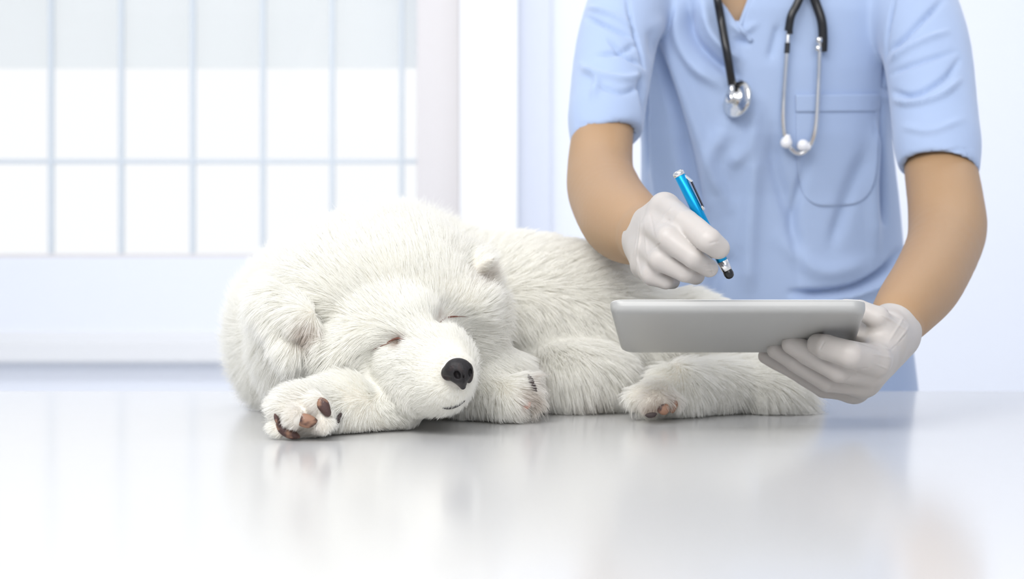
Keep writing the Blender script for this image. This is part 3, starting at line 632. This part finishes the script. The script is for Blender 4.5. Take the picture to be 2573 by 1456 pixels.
# fur guide table: px, py, D, direction in the picture (dx, dy down), lift, length m, local weight radius px
FG = [
 (1110, 915, 1.34, -.8, -.25, .15, .006, 40), (1075, 1000, 1.36, -.75, .45, .15, .008, 40), (1130, 1010, 1.34, -.15, 1, .2, .006, 30), (1170, 960, 1.35, .35, .5, .2, .005, 30), (1165, 885, 1.35, .1, -.8, .12, .005, 35),
 (1140, 1035, 1.35, -.1, 1, .3, .009, 25), (1040, 900, 1.40, -.95, .15, .2, .009, 60), (1080, 850, 1.39, -.35, -.8, .15, .007, 50), (1000, 960, 1.42, -.9, .35, .2, .014, 60), (1060, 1030, 1.38, -.3, .9, .25, .010, 40),
 (950, 900, 1.42, -1, .25, .15, .010, 45), (900, 850, 1.38, -.75, .8, .3, .024, 45), (860, 910, 1.38, -.7, .9, .3, .024, 45), (1010, 815, 1.40, -.8, -.6, .3, .012, 50), (1160, 830, 1.42, .6, -.3, .2, .010, 50), (1200, 880, 1.45, .8, .5, .35, .020, 60), (1150, 760, 1.43, .3, -.9, .3, .014, 50),
 (1050, 730, 1.41, -.2, -1, .25, .018, 90), (930, 760, 1.41, -.6, -.8, .25, .020, 90), (860, 830, 1.42, -.8, .5, .3, .026, 70), (900, 650, 1.5, -.3, -1, .5, .032, 100), (1080, 620, 1.52, .2, -1, .5, .032, 100),
 (1200, 760, 1.48, .8, -.3, .4, .026, 70), (775, 838, 1.38, -.55, .85, .1, .016, 30), (700, 800, 1.43, -.3, .9, .4, .024, 50), (760, 850, 1.40, -.4, 1, .35, .026, 50), (640, 850, 1.5, -.6, .9, .5, .036, 100), (620, 980, 1.55, -.5, 1, .5, .036, 80), (760, 930, 1.45, -.4, 1, .3, .034, 60),
 (750, 620, 1.62, -.5, -.7, .7, .040, 120), (950, 560, 1.68, 0, -1, .7, .038, 140), (1200, 640, 1.68, .4, -.6, .5, .030, 120), (1212, 668, 1.46, .85, -.6, .05, .007, 36), (1202, 704, 1.46, .8, -.3, .1, .007, 24), (985, 845, 1.40, -.9, .35, .12, .006, 30), (1115, 800, 1.42, .9, -.3, .12, .005, 26), (950, 835, 1.39, -.85, .6, .25, .018, 32), (1020, 870, 1.39, -.8, .1, .12, .005, 26),
 (1400, 650, 1.65, .6, -.4, .35, .026, 150), (1400, 850, 1.6, .4, .9, .3, .032, 150), (1290, 850, 1.55, .3, 1, .4, .034, 70), (1440, 990, 1.55, .2, 1, .25, .040, 90), (1540, 960, 1.58, .3, 1, .25, .036, 80),
 (1250, 980, 1.48, .5, .7, .3, .022, 60), (1210, 1020, 1.48, .3, 1, .3, .018, 50), (1315, 985, 1.46, .8, .2, .3, .012, 30), (1620, 700, 1.65, .6, -.1, .3, .026, 120), (1750, 860, 1.6, .4, .7, .3, .030, 100),
 (1900, 900, 1.6, .9, .3, .35, .030, 100), (2020, 1010, 1.58, .9, .8, .4, .032, 60), (1930, 1020, 1.56, .2, 1, .2, .026, 70), (1800, 1000, 1.55, .1, 1, .2, .020, 60), (1660, 950, 1.51, -.5, .8, .2, .011, 50), (1610, 1000, 1.48, -.5, 1, .25, .010, 40), (1680, 1020, 1.48, 0, 1, .25, .010, 35),
 (900, 975, 1.36, -.7, .1, .3, .014, 70), (980, 1040, 1.37, .6, .6, .3, .013, 60), (860, 1060, 1.36, .1, .9, .2, .012, 50), (700, 990, 1.33, -.9, -.3, .4, .015, 50), (760, 1030, 1.29, -.6, .5, .3, .008, 40), (700, 1060, 1.29, -.7, .4, .3, .008, 35), (820, 1060, 1.29, .2, .7, .25, .008, 30)]
PADS = [  # px, py, D, rx, ry, roll
 ((768, 1058, 1.283), 30, 18, -14, 'brown'), ((815, 1024, 1.287), 15, 27, 28, 'brown'), ((722, 1086, 1.294), 34, 14, -30, 'brown'), ((842, 1066, 1.292), 8, 34, -30, 'dark'), ((698, 1060, 1.288), 6, 22, 22, 'brown'),
 ((1322, 1021, 1.440), 14, 9, 30, 'pink'), ((1338, 965, 1.455), 7, 26, 25, 'dark'),
 ((1636, 1044, 1.462), 15, 7, 8, 'dark'), ((1668, 1030, 1.462), 16, 14, 30, 'brown'), ((1692, 1022, 1.470), 10, 18, -15, 'brown')]
def tri_sample(V, Q, n, wfun):
    T = np.concatenate([Q[:, [0, 1, 2]], Q[:, [0, 2, 3]]]); a, b, c = V[T[:, 0]], V[T[:, 1]], V[T[:, 2]]
    ar = np.linalg.norm(np.cross(b - a, c - a), axis=1) / 2; N = np.cross(b - a, c - a); N /= np.linalg.norm(N, axis=1)[:, None] + 1e-12
    w = ar * wfun((a + b + c) / 3, N); cum = np.cumsum(w); t = np.searchsorted(cum, RNG.random(n) * cum[-1]); t = np.minimum(t, len(T) - 1)
    u, v = RNG.random(n), RNG.random(n); s = u + v > 1; u[s], v[s] = 1 - u[s], 1 - v[s]
    P = a[t] + (b[t] - a[t]) * u[:, None] + (c[t] - a[t]) * v[:, None]
    Nn = Nd[T[t, 0]] * (1 - u - v)[:, None] + Nd[T[t, 1]] * u[:, None] + Nd[T[t, 2]] * v[:, None]
    return P, Nn / (np.linalg.norm(Nn, axis=1)[:, None] + 1e-9)
G = np.array(FG); GP = np.array([W(a, b, c) for a, b, c in G[:, :3]]); GR = G[:, 7] * G[:, 2] / FPX
GD = np.stack([G[:, 3], np.zeros(len(G)), -G[:, 4]], 1); GD /= np.linalg.norm(GD, axis=1)[:, None]
def guide(P):
    out = np.zeros((len(P), 5)); ws = np.zeros(len(P))
    for i in range(len(G)):
        q = ((P - GP[i]) ** 2).sum(1) / GR[i] ** 2; w = 1 / (q + .15) ** 2
        out[:, :3] += GD[i] * w[:, None]; out[:, 3] += w * G[i, 5]; out[:, 4] += w * G[i, 6]; ws += w
    return out / ws[:, None]
def wf(c, n):
    back = np.clip(n[:, 1] * -1.2 + .75, .10, 1)                 # fewer hairs on the far side
    px_, py_ = proj(c); short = (np.hypot(px_ - 1090, py_ - 930) < 170) | (np.hypot(px_ - 760, py_ - 1040) < 110)
    return back * np.where(short & (c[:, 1] < 1.45), 2.6, 1.0) * np.where(c[:, 2] < TZ + .003, .05, 1)
NH, NC, K = 400000, 40000, 6
P, N = tri_sample(Vd, Qd, NH, wf)
px, py = proj(P)
keep = np.ones(len(P), bool)
keep &= ~((np.hypot((px - 1150) / 36, (py - 935) / 34) < 1) & (P[:, 1] < 1.345))
for (c3, rx, ry, roll, col) in PADS:
    th = math.radians(roll); u = (px - c3[0]) * math.cos(th) - (py - c3[1]) * math.sin(th); v = (px - c3[0]) * math.sin(th) + (py - c3[1]) * math.cos(th)
    keep &= ~(((u / (rx * .9)) ** 2 + (v / (ry * .9)) ** 2 < 1) & (np.abs(P[:, 1] - c3[2]) < .04))
P, N = P[keep], N[keep]; gd = guide(P); n = len(P)
Cc, Cn = P[RNG.choice(n, NC, replace=False)], None
kd = KDTree(NC)
for i, q in enumerate(Cc): kd.insert(q, i)
kd.balance(); ci = np.fromiter((kd.find(q)[1] for q in P), int, n)
crand = RNG.normal(0, 1, (NC, 3)); crl = RNG.uniform(.75, 1.2, NC)
ph1 = P @ RNG.normal(0, 55, (3, 4)) + RNG.uniform(0, 6, 4)
Lh = gd[:, 4] * crl[ci] * RNG.uniform(.6, 1.12, n) * np.clip((P[:, 2] - TZ) / .03 + .35, .35, 1)
lift = gd[:, 3] + .08
fl = gd[:, :3] + crand[ci] * .055 + RNG.normal(0, .08, (n, 3)) + .05 * np.stack([np.sin(ph1[:, 0]), np.sin(ph1[:, 1]), np.sin(ph1[:, 2])], 1)
fl -= N * (fl * N).sum(1)[:, None] * .92; fl /= np.linalg.norm(fl, axis=1)[:, None] + 1e-9
d0 = N * (lift * 1.5 + .25)[:, None] + fl; d0 /= np.linalg.norm(d0, axis=1)[:, None]
grav = np.array([0, 0, -1.0])
pts = np.zeros((n, K, 3)); pts[:, 0] = P - N * .001; cur = d0.copy()
soft = np.clip(gd[:, 4] / .03, .2, 1.2)
for k in range(1, K):
    pts[:, k] = pts[:, k - 1] + cur * (Lh / (K - 1))[:, None]
    cur = cur + fl * .16 + grav * (.045 * soft)[:, None]; cur /= np.linalg.norm(cur, axis=1)[:, None]
# clump tips together
tipc = np.zeros((NC, 3)); cnt = np.zeros(NC); np.add.at(tipc, ci, pts[:, -1]); np.add.at(cnt, ci, 1); tipc /= np.maximum(cnt, 1)[:, None]
for k in range(1, K):
    t = (k / (K - 1)) ** 1.4 * (.04 + .20 * RNG.random(n)); pts[:, k] += (tipc[ci] - pts[:, -1] if k == -9 else (tipc[ci] - (P + (tipc[ci] - P) * 0) - (pts[:, -1] - P)) * (k / (K - 1))) * t[:, None] * 1.0
zmin = TZ + .0006 + .0012 * RNG.random(n)[:, None]; pts[:, :, 2] = np.maximum(pts[:, :, 2], zmin)
rad = np.array([1, 1, .95, .8, .55, .12])[None, :] * (np.where(Lh < .012, .00013, .0002) * RNG.uniform(.7, 1.2, n))[:, None]
# tint: tear stain by the eyes, tan tint round the pads and near the lips
tint = np.zeros(n); px, py = proj(P)
for a, b, r, D_, s in ((1016, 862, 11, 1.45, .75), (1108, 812, 8, 1.47, .3), (1655, 1030, 42, 1.5, .6), (1325, 1000, 30, 1.5, .35), (770, 1060, 55, 1.34, .18), (1480, 1030, 50, 1.6, .4), (772, 830, 26, 1.42, .45), (1206, 700, 24, 1.50, .22), (1335, 940, 24, 1.6, .5)):  # also right ear's inner colour; shade painted in left ear, belly and leg gaps
    tint = np.maximum(tint, s * np.exp(-((px - a) ** 2 + (py - b) ** 2) / r ** 2) * (P[:, 1] < D_))
lip = (P[:, 1] < 1.42) * np.exp(-(np.abs((py - 1022) + (px - 1130) * .32) / 7) ** 2) * np.clip(1 - np.abs(px - 1140) / 45, 0, 1)
def hairs(name, pts, rad, tint, m, parent):
    h = bpy.data.hair_curves.new(name); nn, kk = pts.shape[:2]; h.add_curves([kk] * nn)
    h.attributes['position'].data.foreach_set('vector', pts.astype(np.float32).ravel())
    a = h.attributes.get('radius') or h.attributes.new('radius', 'FLOAT', 'POINT'); a.data.foreach_set('value', rad.astype(np.float32).ravel())
    a = h.attributes.new('tint', 'FLOAT', 'CURVE'); a.data.foreach_set('value', tint.astype(np.float32))
    h.materials.append(m); o = bpy.data.objects.new(name, h); COL.objects.link(o); o.parent = parent
    o.matrix_parent_inverse = Matrix.Translation(-Vector(parent.location)); o['kind'] = 'stuff'; return o
M_fur = bpy.data.materials.new('white_fur'); M_fur.use_nodes = True; nt = M_fur.node_tree; pb = nt.nodes['Principled BSDF']
at = nt.nodes.new('ShaderNodeAttribute'); at.attribute_name = 'tint'; mc = nt.nodes.new('ShaderNodeMix'); mc.data_type = 'RGBA'
mc.inputs[6].default_value = (0.985, 0.98, 0.945, 1); mc.inputs[7].default_value = (0.30, 0.16, 0.07, 1)
nt.links.new(at.outputs['Fac'], mc.inputs[0]); nt.links.new(mc.outputs[2], pb.inputs['Base Color'])
pb.inputs['Roughness'].default_value = .55; pb.inputs['Specular IOR Level'].default_value = .2
tl = nt.nodes.new('ShaderNodeBsdfTranslucent'); ms = nt.nodes.new('ShaderNodeMixShader'); ms.inputs[0].default_value = .45
nt.links.new(mc.outputs[2], tl.inputs[0]); nt.links.new(pb.outputs[0], ms.inputs[1]); nt.links.new(tl.outputs[0], ms.inputs[2]); nt.links.new(ms.outputs[0], nt.nodes['Material Output'].inputs[0])
SC.cycles_curves.shape = 'RIBBONS'
hairs('fur', pts, rad, tint, M_fur, dogo)
# nose
M_nose = mat('dog_nose', (0.045, 0.03, 0.028), 0.5, spec=.35); noise_color(M_nose, (0.016, 0.014, 0.015), (0.085, 0.045, 0.036), 60, 3, .48, .80); noise_bump(M_nose, 500, .5, .0008, 3)
nf = Field(W(1090, 1010, 1.33) * [1, 0, 1] + [0, 1.285, 0], W(1210, 870, 1.33) * [1, 0, 1] + [0, 1.35, 0], .0008)
nf.add(E((1152, 930, 1.312), (36, 26, 30), roll=-6), .004); nf.add(E((1128, 938, 1.318), (20, 20, 20)), .004); nf.add(E((1178, 938, 1.326), (12, 20, 26)), .004)
nf.add(C((1156, 945, 1.313), 24, (1163, 972, 1.322), 8), .004)
nf.cut(E((1149, 943, 1.304), (8, 14, 11), roll=20), .0012); nf.cut(C((1142, 952, 1.302), 4.5, (1118, 950, 1.313), 4), .0015); nf.cut(E((1181, 937, 1.309), (5, 12, 11)), .0012)
nf.cut(C((1165, 925, 1.300), 2.0, (1163, 978, 1.312), 2.6), .0012)
Vn, Qn = nf.mesh_data(); Vn = relax(Vn, Qn, 1); link('nose', raw_mesh('nose', Vn, Qn), M_nose, dogo)
BD = BVHTree.FromPolygons([tuple(v) for v in Vd], [tuple(int(i) for i in q) for q in Qd])
def on_dog(px_, py_, off, default):
    dd = Vector(W(px_, py_, 1.0) - np.array([0, 0, CZ])).normalized(); h_, n_, i_, t_ = BD.ray_cast(Vector((0, 0, CZ)), dd)
    if h_ is None: h_ = Vector(W(px_, py_, default))
    return np.array(h_ - dd * off)
M_lip = mat('dog_lip', (0.03, 0.025, 0.025), 0.5); M_lid = mat('dog_eyelid', (0.16, 0.06, 0.04), 0.5)
def strip(name, poly, r, off, m, D_): 
    P2 = catmull([(a, b, 0) for a, b in poly], 8); rr_ = r * np.sin(np.linspace(.12, math.pi - .12, len(P2))) ** .6
    return link(name, tube_mesh(name, [on_dog(a, b, off, D_) for a, b, c in P2], rr_, 8), m, dogo, True)
strip('mouth', [(1112, 1026), (1132, 1024), (1154, 1015), (1176, 999)], .0021, .0035, M_lip, 1.35)
strip('eyelid', [(972, 862), (990, 853), (1004, 851), (1014, 857), (1019, 864)], .0011, .0045, M_lid, 1.41)
strip('lash_line', [(930, 884), (950, 873), (975, 864), (992, 856)], .0004, .005, M_lid, 1.41)
strip('lash_line', [(1112, 806), (1130, 799), (1155, 796), (1180, 797)], .0004, .005, M_lid, 1.42)
strip('eyelid', [(1105, 811), (1115, 803), (1130, 797), (1150, 795)], .0009, .0045, M_lid, 1.42)
MP = {'brown': mat('paw_pad_brown', (0.26, 0.12, 0.075), .6), 'dark': mat('paw_pad_dark', (0.045, 0.03, 0.028), .6), 'pink': mat('paw_pad_pink', (0.55, 0.32, 0.26), .6)}
noise_color(MP['brown'], (0.07, 0.035, 0.03), (0.31, 0.17, 0.11), 80, 2, .45, .56)
for m in MP.values(): noise_bump(m, 700, .5, .0006, 3)
for (c3, rx, ry, roll, col) in PADS:
    s = c3[2] / FPX; cc = on_dog(c3[0], c3[1], .004, c3[2]); cc = W(c3[0], c3[1], cc[1]); bm = bmesh.new(); bmesh.ops.create_icosphere(bm, subdivisions=3, radius=1); th = math.radians(roll)
    for v in bm.verts:
        x, z = v.co.x * rx * s, v.co.z * ry * s; x, z = x * (1 + .12 * math.sin(3 * z / (ry * s))), z
        v.co = Vector((cc[0] + x * math.cos(th) - z * math.sin(th), cc[1] + v.co.y * min(.007, max(rx, ry) * s * .5), max(TZ + .0005, cc[2] + x * math.sin(th) + z * math.cos(th))))
    me = bpy.data.meshes.new('paw_pad'); bm.to_mesh(me); bm.free(); link('paw_pad', me, MP[col], dogo, True)
